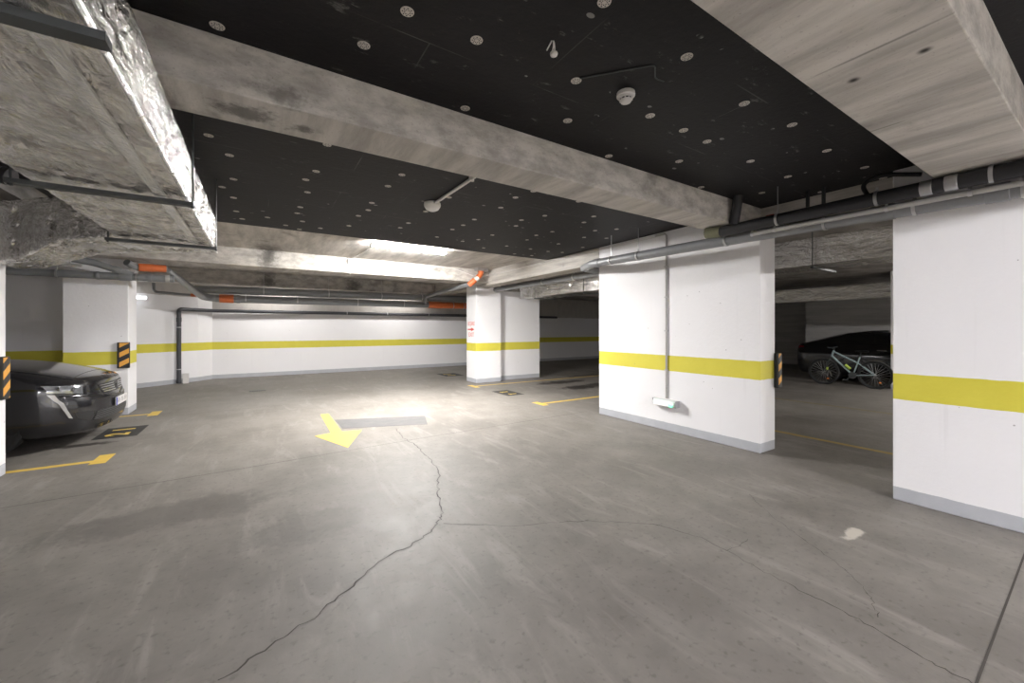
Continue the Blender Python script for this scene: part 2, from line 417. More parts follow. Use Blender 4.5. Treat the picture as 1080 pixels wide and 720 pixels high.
# ------------------------------------------------------------------ exit sign, hazard foam, emergency lamp
sg = empty('exit_sign', (5.079, 10.165, 1.34), 'red painted exit sign with an arrow on the white pillar', 'sign')
for body, z, sz in (('IEȘIRE', .31, .155), ('EXIT', 0.0, .165)):
    t = mesh_obj('lettering', text_mesh(body, sz, .0012, .0015), PALERED, sg); t.location = (0, 0, z)
    t.rotation_euler = (PI/2, 0, -PI/2)
mb = MB(); mb.add([(0,.22,.138),(0,.22,.168),(0,.0,.175),(0,.0,.205),(0,-.20,.153),(0,.0,.10),(0,.0,.131)], [(0,1,2,3,4,5,6)])
mb.v = [(-.001, y, z) for _, y, z in mb.v]; mb.build('arrow', RED, sg)
def hazard(a, b, c, d, label):
    """black foam block a-b with a striped sheet c-d on its face"""
    o0 = Vector(((a[0]+b[0])/2, (a[1]+b[1])/2, a[2])); mb = MB(); mb.box(Vector(a)-o0, Vector(b)-o0)
    o = mb.build('hazard_guard', BLACKFOAM, bevel=.006); o.location = o0
    mb = MB(); mb.box(Vector(c)-o0, Vector(d)-o0); mb.build('striped_sheet', HAZ, o)
    return tag(o, label, 'corner guard')
BLACKFOAM = M_plain('black_foam', (.02, .02, .021), .8)
hazard((5.425, 2.405, .77), (5.53, 2.448, 1.20), (5.455, 2.402, .775), (5.528, 2.410, 1.195), 'black and orange striped foam guard on the end of the big white wall')
hazard((-2.085, 9.50, .82), (-1.925, 9.549, 1.27), (-2.055, 9.497, .83), (-1.93, 9.505, 1.26), 'black and orange striped foam guard on the pillar behind the grey car')
hazard((-2.219, 6.165, .78), (-2.192, 6.30, 1.22), (-2.196, 6.172, .79), (-2.188, 6.296, 1.21), 'black and orange striped foam guard on the white pillar nearest the grey car')

el = empty('emergency_light', (5.098, 3.75, .42), 'white emergency light with glowing green lamp low on the white wall', 'emergency light')
mb = MB(); mb.box((-.035, -.21, -.055), (0, .21, .055)); mb.build('housing', WPLAST, el, bevel=.006)
CLEAR = NT('clear_cover'); CLEAR = CLEAR.fin((.50, .53, .52), .25)
mb = MB(); mb.add([(-.036,-.2,.05),(-.036,.2,.05),(-.075,.185,.03),(-.075,-.185,.03),(-.105,-.17,-.04),(-.105,.17,-.04),(-.036,.2,-.054),(-.036,-.2,-.054)],
    [(0,1,2,3),(3,2,5,4),(4,5,6,7),(0,3,4,7),(1,6,5,2),(0,7,6,1)]); mb.build('cover', CLEAR, el)
GPL = M_plain('grey_plastic', (.30,.30,.31), .5)
mb = MB(); mb.box((-.10, -.222, -.05), (-.01, -.2, .05)); mb.build('end_cap', GPL, el, bevel=.004)
mb = MB(); mb.box((-.06, .2, -.045), (-.01, .212, .045)); mb.build('end_cap', GPL, el, bevel=.004)
mb = MB(); mb.box((-.109, -.16, -.038), (-.1055, -.11, -.008)); mb.build('indicator', M_emit('green_led', (.08, 1, .35), 1.3), el)
cd = empty('wall_conduit', (5.085, 3.75, .475), 'thin grey double conduit running down the white wall to the emergency light', 'conduit')
for dy in (-.009, .009):
    mb = MB(); mb.tube(arc([(0, dy, 0), (0, dy, 2.445+dy), (0, .20, 2.445+dy)], .05), .0072, 8); mb.build('tube', LIGHTPVC, cd, smooth=True)
for z in (.42, 1.0, 1.5, 1.95):
    mb = MB(); mb.box((-.012, -.03, z-.008), (.012, .03, z+.008)); mb.build('clip', GALV, cd)
cb = empty('ceiling_cables', (5.085, 3.9, 2.92), 'pair of thin white cables along the top of the right concrete beam', 'cable')
for dz in (0, -.022):
    mb = MB(); mb.tube(arc([(0, -.1, dz), (0, 1.5, dz+.004), (0, 3.2, dz-.004), (0, 5.0, dz), (-.06, 5.2, dz-.0), (-.2, 5.24, dz-.04)], .3), .006, 6)
    mb.build('wire', WPLAST, cb, smooth=True)

# ------------------------------------------------------------------ lamps
TUBE = M_emit('fluorescent_diffuser', (1.0, .985, .96), 155.0)
TUBE2 = M_emit('dim_fluorescent_diffuser', (.99, .975, 1.0), 146.0)
TUBE4 = M_emit('far_fluorescent_diffuser', (1.0, .985, .96), 9.5)
TUBE3 = M_emit('cool_fluorescent_diffuser', (1.0, .97, .94), 220.0)
def batten(loc, length, rz, label, tube, down=True):
    r = empty('ceiling_light', loc, label, 'ceiling light', rz=rz)
    mb = MB(); mb.box((-length/2, -.045, -.035), (length/2, .045, 0)); mb.build('housing', WPLAST, r, bevel=.005)
    prof = [(-.062, -.036), (-.066, -.048), (-.052, -.066), (-.022, -.076), (.022, -.076), (.052, -.066), (.066, -.048), (.062, -.036)]
    mb = MB(); n = len(prof)
    vs = [(x, y, z) for x in (-length/2+.03, length/2-.03) for y, z in prof]
    mb.add(vs, [(i, i+1, n+i+1, n+i) for i in range(n-1)] + [tuple(range(n)), tuple(range(n, 2*n))])
    mb.build('diffuser', tube, r)
    for s in (-1, 1):
        mb = MB(); a = s*(length/2-.03); mb.box((min(a, a+s*.03), -.066, -.078), (max(a, a+s*.03), .066, -.034)); mb.build('end_cap', WPLAST, r, bevel=.01)
    return r
batten((2.38, 7.30, 3.048), 1.46, .06, 'glowing tube light on the concrete ceiling near the far beam', TUBE)
batten((.4, 14.2, 3.048), 1.46, 0, 'tube light hidden behind the second far beam on the side of the black riser', TUBE4)
batten((4.2, 14.2, 3.048), 1.46, 0, 'tube light hidden behind the second far beam on the side of the exit pillar', TUBE4)
batten((3.0, -4.4, 2.949), 1.46, 0, 'ceiling tube light behind the viewer on the side of the right wall', TUBE2)
batten((-1.2, -4.4, 2.949), 1.46, 0, 'ceiling tube light behind the viewer on the side of the left bays', TUBE2)
batten((12.0, -2.0, 2.949), 1.28, PI/2, 'dim ceiling tube light deep in the dark right hall', TUBE3)
ls = empty('wall_light', (-2.74, 13.46, 2.30), 'small glowing tube light on the slanted white wall behind the pillar', 'wall light', rz=math.atan2(.58, .72))
mb = MB(); mb.box((-.35, -.03, -.03), (.35, .06, .03)); mb.build('housing', WPLAST, ls)
mb = MB(); mb.box((-.34, -.075, -.035), (.34, -.03, .035)); mb.build('diffuser', M_emit('wall_tube', (.92, .96, 1.0), 2.0), ls, bevel=.012)
jb = empty('junction_box', (1.67, 9.188, 2.965), 'small white junction box on the far beam with cable down', 'junction box')
mb = MB(); mb.box((-.06, -.05, -.06), (.06, 0, .06)); mb.build('housing', WPLAST, jb, bevel=.006)
mb = MB(); mb.tube(arc([(0, -.012, -.06), (0, -.012, -.264), (-.02, .2, -.268)], .03), .009, 8); mb.build('tube', WPLAST, jb, smooth=True)
mb = MB(); mb.tube(arc([(.03, -.02, .06), (.05, -.03, .076), (.12, -1.75, .076)], .03), .009, 8); mb.build('feed_tube', WPLAST, jb, smooth=True)
mb = MB(); mb.tube(arc([(.06, -.012, .06), (1.2, -.012, .075), (2.4, -.012, .05), (2.7, -.02, -.02), (2.98, -.02, -.10)], .4), .008, 6)
tag(mb.build('beam_cable', WPLAST, smooth=True), 'thin white cable along the top of the far concrete beam', 'cable').location = (1.67, 9.188, 2.965)

# ------------------------------------------------------------------ ceiling fixtures
def disc_mesh():
    mb = MB(); n = 24; r = .031
    mb.lathe([(r*.86, 0), (r, -.0015), (r*.97, -.004), (r*.80, -.0045), (.0002, -.0045)], n)
    return mb
disc0 = disc_mesh()
for k in range(8):      # dark slots of the pattern
    q = 2*PI*k/8
    for (ra, rb, w) in ((.010, .016, .0022), (.019, .0245, .0034)):
        c, s_ = math.cos(q+(.39 if ra > .015 else 0)), math.sin(q+(.39 if ra > .015 else 0))
        pts = [(ra*c-w*s_, ra*s_+w*c), (ra*c+w*s_, ra*s_-w*c), (rb*c+w*s_, rb*s_-w*c), (rb*c-w*s_, rb*s_+w*c)]
        disc0.prism(pts, -.0052, -.0044, 1)
DISCM = M_plain('dusty_white_disc', (.56, .52, .47), .6)
proto = disc0.build('ceiling_anchor_disc', [DISCM, BLACKST], smooth=True)
FRONT = [(-.17,2.36),(.57,1.79),(.45,2.12),(.92,1.78),(1.29,1.27),(1.56,1.76),(1.81,2.13),(1.14,2.37),(2.47,2.38),(2.24,1.78),(1.92,1.29),(2.61,1.78),(2.63,1.36),(3.19,1.32),(2.92,1.79),(3.58,1.8),(4.24,1.79),(3.89,1.36),(4.58,1.32),(5.01,1.8),(4.51,2.15),(3.81,2.40),(5.06,1.32),(3.06,2.13)]
REAR = [(-.32,3.73),(-.21,4.06),(.45,3.42),(.44,4.05),(.38,4.33),(.43,4.72),(-.21,4.69),(-.32,5.01),(-.24,5.35),(-.24,5.95),(-.19,6.32),(.09,6.06),(.41,5.34),(.4,5.64),(.49,6.03),(.31,6.38),(1.13,3.71),(1.1,4.08),(1.09,4.72),(1.12,5.03),(1.07,5.35),(1.76,4.07),(1.72,5.35),(2.38,3.68),(2.43,4.08),(2.43,3.41),(2.4,4.71),(2.4,5.05),(2.94,4.4),(3.08,4.07),(3.63,3.76),(3.72,4.04),(3.06,3.41),(3.04,4.69),(.49,6.53),(.74,6.3),(1.06,5.94),(1.7,5.66),(2.37,5.35),(1.73,4.71),(3.03,5.34),(2.99,5.73),(2.83,5.98),(3.38,6.27),(3.64,5.91),(3.67,5.33),(3.61,4.99),(3.68,4.68),(4.14,5.9),(4.15,6.45),(4.53,6.41),(4.55,5.91),(4.29,5.29),(4.84,5.29),(4.83,5.84),(4.33,4.7),(4.17,4.29),(4.37,4.06),(4.67,4.55),(2.36,5.92)]
first = True
for pts, lab, grp in ((FRONT, 'small round white anchor disc on the black ceiling before the long middle beam', 'anchor discs before the middle beam'),
                      (REAR, 'small round white anchor disc on the black ceiling beyond the long middle beam', 'anchor discs beyond the middle beam'),
                      ([(3.01, .25)], 'lone round white anchor disc on the black ceiling in the top right corner', None)):
    for x, y in pts:
        o = proto if first else proto.copy()
        if not first: COL.objects.link(o)
        first = False
        o.location = (x, y, H0); o.rotation_euler = (0, 0, random.uniform(0, 6)); o['label'] = lab; o['category'] = 'anchor disc'
        if grp: o['group'] = grp
        elif 'group' in o: del o['group']
sd = empty('smoke_detector', (1.90, 1.69, H0), 'white stepped smoke detector on the black ceiling near the viewer', 'smoke detector')
mb = MB(); mb.lathe([(.054, 0), (.056, -.012), (.055, -.022), (.047, -.026)], 32); mb.build('base', WPLAST, sd, smooth=True)
mb = MB(); mb.lathe([(.047, -.026), (.045, -.034), (.043, -.036)], 32); mb.lathe([(.038, -.046), (.030, -.058), (.026, -.060)], 32)
mb.build('head', WPLAST, sd, smooth=True)
mb = MB(); mb.lathe([(.034, -.036), (.034, -.046)], 24); 
for k in range(10):
    q = 2*PI*k/10; mb.box((.037*math.cos(q)-.003, .037*math.sin(q)-.003, -.047), (.037*math.cos(q)+.003, .037*math.sin(q)+.003, -.035), 1)
mb.build('sensor_vent', [BLACKST, WPLAST], sd)
hd = empty('heat_detector', (1.68, 4.36, H0), 'white round detector at the end of a white tube on the black ceiling', 'detector')
mb = MB(); mb.lathe([(.092, 0), (.095, -.02), (.09, -.045), (.07, -.075), (.04, -.09), (.015, -.094)], 32); mb.build('dome', M_plain('warm_white_plastic', (.74, .72, .68), .45, var=.04), hd, smooth=True)
mb = MB(); mb.cyl((.0, -.05, -.022), (.04, -1.56, -.022), .016, 12); mb.build('tube', WPLAST, hd, smooth=True)
for y in (-.95,):
    mb = MB(); mb.box((.005, y-.012, -.042), (.05, y+.012, 0)); mb.build('clip', WPLAST, hd)
hc = empty('cable_outlet', (1.25, 1.58, H0), 'torn hole in the black ceiling with white wires hanging out', 'cable outlet')
for k, (dx, dy, dz) in enumerate(((.0, .0, -.05), (.02, .015, -.04), (-.02, .01, -.045))):
    mb = MB(); mb.tube(arc([(dx*.4, dy*.4, 0), (dx, dy, dz*.6), (dx*1.3, dy+.012, dz)], .02), .0035, 6); mb.build('wire', WPLAST, hc, smooth=True)
mb = MB(); mb.lathe([(.014, -.046), (.02, -.052), (.018, -.064), (.008, -.07)], 10, (.01, .01, 0)); mb.build('connector', WPLAST, hc, smooth=True)
mb = MB(); mb.tube(arc([(1.56, 1.73, H0-.005), (1.83, 1.42, H0-.004), (1.93, 1.50, H0-.004), (2.0, 1.49, H0)], .03), .004, 6)
tag(mb.build('ceiling_cable', BLACKST, smooth=True), 'thin black cable bent across the black ceiling near the smoke detector', 'cable')

# ------------------------------------------------------------------ foil ducts
def duct_mesh(stations, pins=True, step=.022, amp=.011, seed=0):
    """stations: (left xy, right xy, bottom z, top z); a rounded rectangular tube of dented foil"""
    ring_u = []
    st = [(Vector((*l, 0)), Vector((*r, 0)), b, t) for l, r, b, t in stations]
    W = (st[0][0]-st[0][1]).length; Hh = st[0][3]-st[0][2]; rad = .014
    nb, nh = int(W/step), int(Hh/step)
    prof = []
    for i in range(nb+1): prof.append((i/nb, 0.0))
    for i in range(1, nh+1): prof.append((1.0, i/nh))
    for i in range(1, nb+1): prof.append((1-i/nb, 1.0))
    for i in range(1, nh): prof.append((0.0, 1-i/nh))
    rows = []; dist = 0.0
    for a, b in zip(st, st[1:]):
        L = ((a[0]+a[1])/2-(b[0]+b[1])/2).length; n = max(2, int(L/step))
        for k in range(n): 
            t = k/n; rows.append((a[0].lerp(b[0], t), a[1].lerp(b[1], t), a[2]*(1-t)+b[2]*t, a[3]*(1-t)+b[3]*t, dist+L*t))
        dist += L
    rows.append((*st[-1], dist))
    mb = MB(); vs = []; N = len(prof)
    for l, r, zb, zt, d in rows:
        acr = (r-l); w = acr.length; acr.normalize()
        for u, v in prof:
            p = l.lerp(r, u); p.z = zb+(zt-zb)*v
            on_b, on_t = v == 0, v == 1
            nr = Vector((0, 0, -1)) if on_b else Vector((0, 0, 1)) if on_t else (acr if u == 1 else -acr)
            e = min(u*w, (1-u)*w) if (on_b or on_t) else min(v, 1-v)*(zt-zb)
            if (on_b or on_t) and u in (0, 1): nr = (nr + (acr if u else -acr)).normalized()
            k = min(1, e/.05)
            q = Vector((p.x*5+seed, p.y*1.6, p.z*5))
            h = (noise.noise(q)*.9 + noise.noise(q*3.1)*.45 + noise.noise(Vector((p.x*4, p.y*22, p.z*4+seed)))*.35)*amp*(.25+.75*k)
            if pins:
                g = .42; c1 = (u*w if (on_b or on_t) else v*(zt-zb))
                span = w if (on_b or on_t) else (zt-zb)
                for cc in ((span*.25, span*.75) if span > .5 else (span*.5,)):
                    pd = (d/g) % 1*g - g/2; pr = math.hypot(pd, c1-cc); th = math.atan2(c1-cc, pd)
                    h -= .018*math.exp(-(pr/.035)**2) + .013*math.exp(-pr/.13)*(1+math.sin(th*11+noise.noise(Vector((d//g, cc, seed)))*9))*min(1, pr/.02)
            corner = rad if ((on_b or on_t) and u in (0, 1)) else 0
            vs.append(p + nr*(h-corner*.6))
    fs = []
    for i in range(len(rows)-1):
        for j in range(N):
            k = (j+1) % N; fs.append((i*N+j, i*N+k, (i+1)*N+k, (i+1)*N+j))
    fs.append(tuple(range(N))[::-1]); fs.append(tuple((len(rows)-1)*N+j for j in range(N)))
    mb.add(vs, fs); return mb
dk = empty('ventilation_duct', (-.72, 1.0, 2.31), 'big silver foil wrapped air duct hanging above on the upper left', 'duct')
def to_local(mb, o):
    mb.v = [(x-o.location.x, y-o.location.y, z-o.location.z) for x, y, z in mb.v]; return mb
to_local(duct_mesh([((-1.07,-2.2),(-.38,-2.2),2.31,2.655),((-1.07,4.72),(-.38,4.9),2.31,2.655),((-1.085,4.83),(-.38,5.28),2.31,2.655)], seed=1.3), dk).build('straight_section', FOIL, dk, smooth=True)
to_local(duct_mesh([((-1.085,4.83),(-.38,5.27),2.312,2.653),((-1.26,5.02),(-.85,5.62),2.312,2.67),((-1.54,5.27),(-1.42,6.02),2.315,2.72),((-1.9,5.61),(-1.9,6.19),2.14,2.72),((-2.14,5.75),(-2.14,6.3),2.13,2.70)], seed=4.1), dk).build('branch_section', FOIL, dk, smooth=True)
mb = MB()
for y in (-.2, 1.05, 2.3, 3.55):
    mb.box((-1.085, y, 2.296), (-.366, y+.06, 2.303)); mb.box((-.372, y, 2.30), (-.366, y+.06, 2.66)); mb.box((-1.084, y, 2.30), (-1.078, y+.06, 2.66))
to_local(mb, dk); 
mb = MB(); mb.tube([(-.381+noise.noise(Vector((.1*i, 7, 0)))*.003, -2.2+7.45*i/150, 2.312+noise.noise(Vector((.17*i, 3, 0)))*.004) for i in range(151)], [.0105+.003*noise.noise(Vector((i*.4, 1, 2))) for i in range(151)], 8)
to_local(mb, dk).build('edge_tape', M_foil('bright_foil_tape', (.92, .92, .92), .2), dk, smooth=True)
mb = MB(); n = 90; vs = []
for i in range(n+1):
    y = -2.2+6.9*i/n; vs += [(-.525, y, 2.296+noise.noise(Vector((y*4, 1, 0)))*.003), (-.475, y, 2.296+noise.noise(Vector((y*4, 2, 0)))*.003), (-.475, y, 2.312), (-.525, y, 2.312)]
mb.add(vs, [(4*i+j, 4*i+(j+1) % 4, 4*i+4+(j+1) % 4, 4*i+4+j) for i in range(n) for j in range(4)])
to_local(mb, dk).build('seam_tape', M_foil('seam_foil_tape', (.86, .85, .83), .12), dk, smooth=True)
for y, lab in ((1.50, 'dark steel hanger bar under the foil duct nearest the viewer'), (3.18, 'dark steel hanger bar under the middle of the foil duct'), (4.78, 'dark steel hanger bar under the far end of the foil duct')):
    hg = empty('duct_hanger', (-.72, y, 2.27), lab, 'duct hanger', 'hangers under the foil duct')
    mb = MB(); mb.box((-.40, -.028, -.004), (.375, .028, .02)); mb.build('bar', BLACKST, hg)
    for x in ((-.385,) if y < 2 else (-.385, .368)):
        mb = MB(); mb.cyl((x, 0, -.015), (x, 0, H0-2.27), .005, 8); mb.cyl((x, 0, -.012), (x, 0, 0), .012, 6); mb.build('rod', BLACKST, hg)
FOIL2 = FOIL
d2 = empty('ventilation_duct', (6.25, 3, 2.31), 'foil wrapped air duct seen through the openings behind the big white wall', 'duct')
to_local(duct_mesh([((5.93,-3),(6.55,-3),2.31,2.67),((5.93,8.95),(6.55,8.95),2.31,2.67)], step=.03, amp=.014, seed=9), d2).build('straight_section', FOIL2, d2, smooth=True)
for y in (.2, 2.2, 4.2, 6.4, 8.2):
    mb = MB(); mb.box((5.88, y, 2.268), (6.60, y+.03, 2.292)); mb.cyl((5.90, y+.015, 2.26), (5.90, y+.015, 2.95), .006, 6)
    to_local(mb, d2).build('hanger', BLACKST, d2)
d3 = empty('ventilation_duct', (14.2, 3, 2.31), 'distant foil air duct above the bicycle and black car in the dark hall', 'duct')
to_local(duct_mesh([((13.95,-3),(14.6,-3),2.33,2.74),((13.95,6.4),(14.6,6.4),2.33,2.74)], step=.05, amp=.020, seed=5), d3).build('straight_section', FOIL2, d3, smooth=True)
mb = MB(); mb.box((13.93, 2.0, 2.30), (14.62, 2.04, 2.325)); to_local(mb, d3).build('hanger', BLACKST, d3)

# ------------------------------------------------------------------ pipes
def pipe(name, path, r, mat, label, collars=(), clamps=(), rad=.12, collar_mat=None, rodtop=H0, extra=()):
    P = [Vector(p) for p in path]; o = P[0].copy()
    root = empty(name, o, label, 'pipe')
    mb = MB(); mb.tube([p-o for p in arc(path, rad)], r, 18); mb.build('tube', mat, root, smooth=True)
    for a, b, k, cm in collars:     # sockets: from a to b
        mb = MB(); mb.tube([Vector(a)-o, Vector(b)-o], r*k, 18); mb.build('socket', cm or collar_mat or mat, root, smooth=True, bevel=.003)
    for p, d, rod in clamps:        # clamp ring round point p, pipe direction d
        p = Vector(p); d = Vector(d).normalized()
        mb = MB(); mb.tube([p-d*.011-o, p+d*.011-o], r*1.12, 18); mb.cyl(p-o+Vector((0,0,r)), p-o+Vector((0,0,r*1.12+.03)), .011, 6)
        c = mb.build('clamp', GALV, root, smooth=True)
        if rod:
            mb = MB(); mb.cyl(p-o+Vector((0,0,r*1.1)), Vector((p.x-o.x, p.y-o.y, rodtop-o.z)), .0055, 6); mb.build('rod', GALV, c)
    return root
yd = (0, 1, 0); xd = (1, 0, 0)
zp = lambda y: 2.497+(y)*.0145
def on1(y): return (4.6, y, zp(y))
pipe('drain_pipe', [on1(-2), on1(0), on1(4.80), (4.88, 5.32, 2.585), (5.45, 5.52, 2.60), (5.70, 5.70, 2.615), (5.70, 9.4, 2.625), (5.70, 9.95, 2.625)], .063, GREYPVC,
     'long grey drain pipe along the white walls just below the ceiling',
     collars=[(on1(4.74), on1(4.62), 1.12, None), (on1(1.28), on1(1.12), 1.1, None), (on1(.50), on1(.62), 1.12, None), ((5.7,6.0,2.617), (5.7,6.14,2.617), 1.12, None), ((5.7,9.75,2.625), (5.7,9.9,2.625), 1.14, None)],
     clamps=[(on1(4.38), yd, True), (on1(3.86), yd, True), (on1(2.58), yd, False), (on1(1.62), yd, False), (on1(1.0), yd, False), (on1(.44), yd, False), ((5.7, 6.5, 2.618), yd, True), ((5.7, 7.6, 2.62), yd, True)], rad=.07)
pipe('insulated_pipe', [(4.45, -2, 2.613), (4.45, 2.62, 2.613), (4.44, 2.72, 2.625)], .058, BLACKPIPE,
     'thick black lagged pipe under the right ceiling ending in a bent collar',
     collars=[((4.45, 2.56, 2.613), (4.44, 2.73, 2.627), 1.1, M_plain('olive_tape', (.16, .16, .10), .6)), ((4.45, .865, 2.613), (4.45, .935, 2.613), 1.05, GALV), ((4.45, .73, 2.613), (4.45, .80, 2.613), 1.05, GALV)],
     clamps=[((4.45, 1.97, 2.613), yd, True), ((4.45, .57, 2.613), yd, False), ((4.45, 1.2, 2.613), yd, False)])
mb = MB(); mb.tube(arc([(4.42, 2.40, 2.66), (4.40, 2.36, 2.80), (4.40, 2.34, 2.95)], .08), .05, 16)
tag(mb.build('insulated_riser', BLACKPIPE, smooth=True), 'short black pipe rising to the ceiling in front of the middle beam end', 'pipe')
mb = MB(); mb.tube(arc([(4.72, 2.38, 2.72), (4.72, 2.20, 2.72)], .05), .035, 14); o = mb.build('capped_stub', M_plain('cream_pipe', (.55, .47, .40), .5), smooth=True)
tag(o, 'short cream pipe stub with a red cap near the black pipe end', 'pipe')
mb = MB(); mb.tube([(4.72, 2.20, 2.72), (4.72, 2.13, 2.72)], .032, 14); mb.build('cap', M_plain('red_cap', (.35, .03, .02), .5), o, smooth=True)
pipe('slim_pipe', [(4.49, -2, 2.512), (4.49, 2.25, 2.524)], .021, LIGHTPVC, 'slim pale grey pipe slung directly under the black lagged pipe',
     clamps=[((4.49, 2.24, 2.524), yd, False), ((4.49, 2.02, 2.523), yd, False), ((4.49, 1.15, 2.518), yd, False), ((4.49, .68, 2.516), yd, False)])
mb = MB(); mb.tube(arc([(4.52, 1.28, 2.67), (4.56, 1.34, 2.80), (4.62, 1.22, 2.86), (4.70, .98, 2.80)], .12), .018, 10)
tag(mb.build('bent_hose', BLACKPIPE, smooth=True), 'curved black hose arching from the lagged pipe to the right beam', 'hose')
mb = MB(); mb.box((4.86, 1.72, 2.70), (4.89, 1.745, 2.95)); mb.box((4.86, 1.86, 2.70), (4.89, 1.885, 2.95)); mb.box((4.86, 1.72, 2.70), (4.89, 1.885, 2.72))
tag(mb.build('pipe_bracket', BLACKST), 'small dark U bracket hanging from the black ceiling above the lagged pipe', 'bracket')
# far wall pipes
cl = lambda xs, y, z, rod: [((x, y, z), xd, rod) for x in xs]
pipe('drain_pipe', [(-1.35, 12.62, 2.50), (7.6, 12.62, 2.56)], .10, GREYPVC, 'upper of two thick grey pipes along the far wall', rodtop=3.05,
     collars=[((-.2,12.62,2.508), (0,12.62,2.509), 1.1, None), ((3.2,12.62,2.53), (3.4,12.62,2.532), 1.1, None)], clamps=cl((.1, 1.7, 3.2, 4.5), 12.62, 2.525, True))
pipe('drain_pipe', [(-.95, 12.62, 2.285), (0, 12.62, 2.285), (7.6, 12.62, 2.32)], .098, GREYPVC,
     'lower thick grey pipe with orange sockets along the far wall', rodtop=3.05, rad=.25,
     collars=[((-.86,12.62,2.285), (-.56,12.62,2.286), 1.12, ORANGE), ((4.72,12.62,2.307), (5.2,12.62,2.309), 1.14, ORANGE), ((5.2,12.62,2.309), (7.0,12.62,2.317), 1.06, ORANGE), ((-.5,12.62,2.286), (-.42,12.62,2.286), 1.12, None)],
     clamps=cl((-.3, .9, 2.5, 3.9, 5.6, 6.0), 12.62, 2.305, False))
pipe('riser_pipe', [(-1.86, 14.10, .02), (-1.86, 14.10, 2.05), (-1.12, 14.86, 2.05), (2, 14.92, 2.055), (12, 14.92, 2.06)], .052, DARKPVC,
     'black pipe rising from the floor and running along the top of the far wall paint', rad=.09,
     collars=[((-1.86,14.10,1.70), (-1.86,14.10,1.82), 1.14, None), ((-1.86,14.10,.02), (-1.86,14.10,.10), 1.12, None)],
     clamps=[((-1.86,14.10,1.55), (0,0,1), False), ((-1.86,14.10,.4), (0,0,1), False)] + cl((-.2, 1.2, 2.6, 4.0, 5.6), 14.92, 2.055, False))
pipe('drain_pipe', [(4.56, 12.45, 2.33), (4.56, 12.38, 2.56), (4.47, 9.30, 2.625), (4.49, 9.14, 2.63)], .055, GREYPVC, 'grey pipe crossing from the far wall towards the exit sign pillar', rad=.1,
     clamps=[((4.60, 11.2, 2.60), yd, False)])
el2 = empty('pipe_elbow', (4.50, 9.12, 2.62), 'orange and white pipe elbow at the top of the exit sign pillar', 'pipe')
mb = MB(); mb.tube(arc([(0, 0, 0), (.06, -.06, .07), (.12, -.09, .13)], .05), .072, 16); mb.build('lower_bend', ORANGE, el2, smooth=True)
mb = MB(); mb.tube([(.10, -.08, .11), (.20, -.12, .20)], .06, 16); mb.build('sleeve', WPLAST, el2, smooth=True)
mb = MB(); mb.tube(arc([(.18, -.11, .185), (.27, -.11, .27), (.28, -.11, .37)], .05), .07, 16); mb.build('upper_bend', ORANGE, el2, smooth=True)
mb = MB(); mb.box((.14, -.20, .36), (.44, -.02, .43)); mb.build('ceiling_plate', GALV, el2)
lk = empty('link_pipe', (-1.46, 9.85, 2.62), 'grey pipe narrowing backwards from the orange socket to the far wall pipe', 'pipe')
mb = MB(); P_ = arc([(0, 0, 0), (.16, 1.9, -.20), (.28, 2.62, -.31), (.50, 2.77, -.335)], .25); mb.tube(P_, [.045+.045*min(1, p.y/2.6) for p in P_], 16); mb.build('tube', GREYPVC, lk, smooth=True)
# left bay pipes
pipe('drain_pipe', [(-6, 9.30, 2.385), (-1.30, 9.36, 2.405)], .062, GREYPVC, 'grey pipe running across the top of the pillar behind the car', rad=.05,
     collars=[((-2.02,9.345,2.40), (-1.86,9.35,2.403), 1.14, None), ((-1.66,9.354,2.404), (-1.60,9.356,2.404), 1.16, None), ((-1.42,9.357,2.405), (-1.36,9.36,2.405), 1.12, LIGHTPVC), ((-2.3,9.34,2.40), (-2.26,9.342,2.40), 1.1, None)],
     clamps=[((-2.75,9.33,2.395), xd, True), ((-1.80,9.352,2.402), xd, False)])
pipe('branch_pipe', [(-3.05, 9.12, 2.66), (-2.62, 9.18, 2.645), (-2.30, 9.27, 2.60), (-1.86, 9.34, 2.43)], .056, GREYPVC, 'sloping grey branch pipe joining the pipe above the pillar', rad=.1,
     collars=[((-2.08,9.305,2.515), (-1.99,9.32,2.48), 1.14, None)])
pipe('drain_pipe', [(-1.94, 9.40, 2.66), (-1.86, 9.555, 2.60), (-1.44, 9.67, 2.62)], .055, GREYPVC, 'short grey pipe with a long orange socket beside the pillar top', rad=.03,
     collars=[((-1.82,9.566,2.602), (-1.62,9.621,2.6114), 1.28, ORANGE), ((-1.62,9.621,2.6114), (-1.46,9.665,2.619), 1.18, ORANGE)])
pipe('slim_pipe', [(-4, 9.13, 2.515), (-2.42, 9.15, 2.525)], .026, LIGHTPVC, 'slim pale pipe above the grey pipe behind the car', clamps=[((-2.55, 9.148, 2.524), xd, False)])
pipe('slim_pipe', [(-2.2, 13.02, 2.64), (-2.19, 13.02, 2.42), (-1.5, 13.1, 2.38), (-1.25, 13.0, 2.37)], .032, GREYPVC, 'slim grey pipe bending down above the slanted wall lamp', rad=.08,
     collars=[((-1.48,13.09,2.38), (-1.38,13.05,2.375), 1.25, ORANGE)])
pipe('drain_pipe', [(-1.28, 3.72, 2.43), (-2.6, 3.8, 2.80)], .048, GREYPVC, 'grey pipe end with a black ring left of the foil duct', collars=[((-1.30,3.721,2.436), (-1.325,3.7225,2.443), 1.12, BLACKPIPE)])

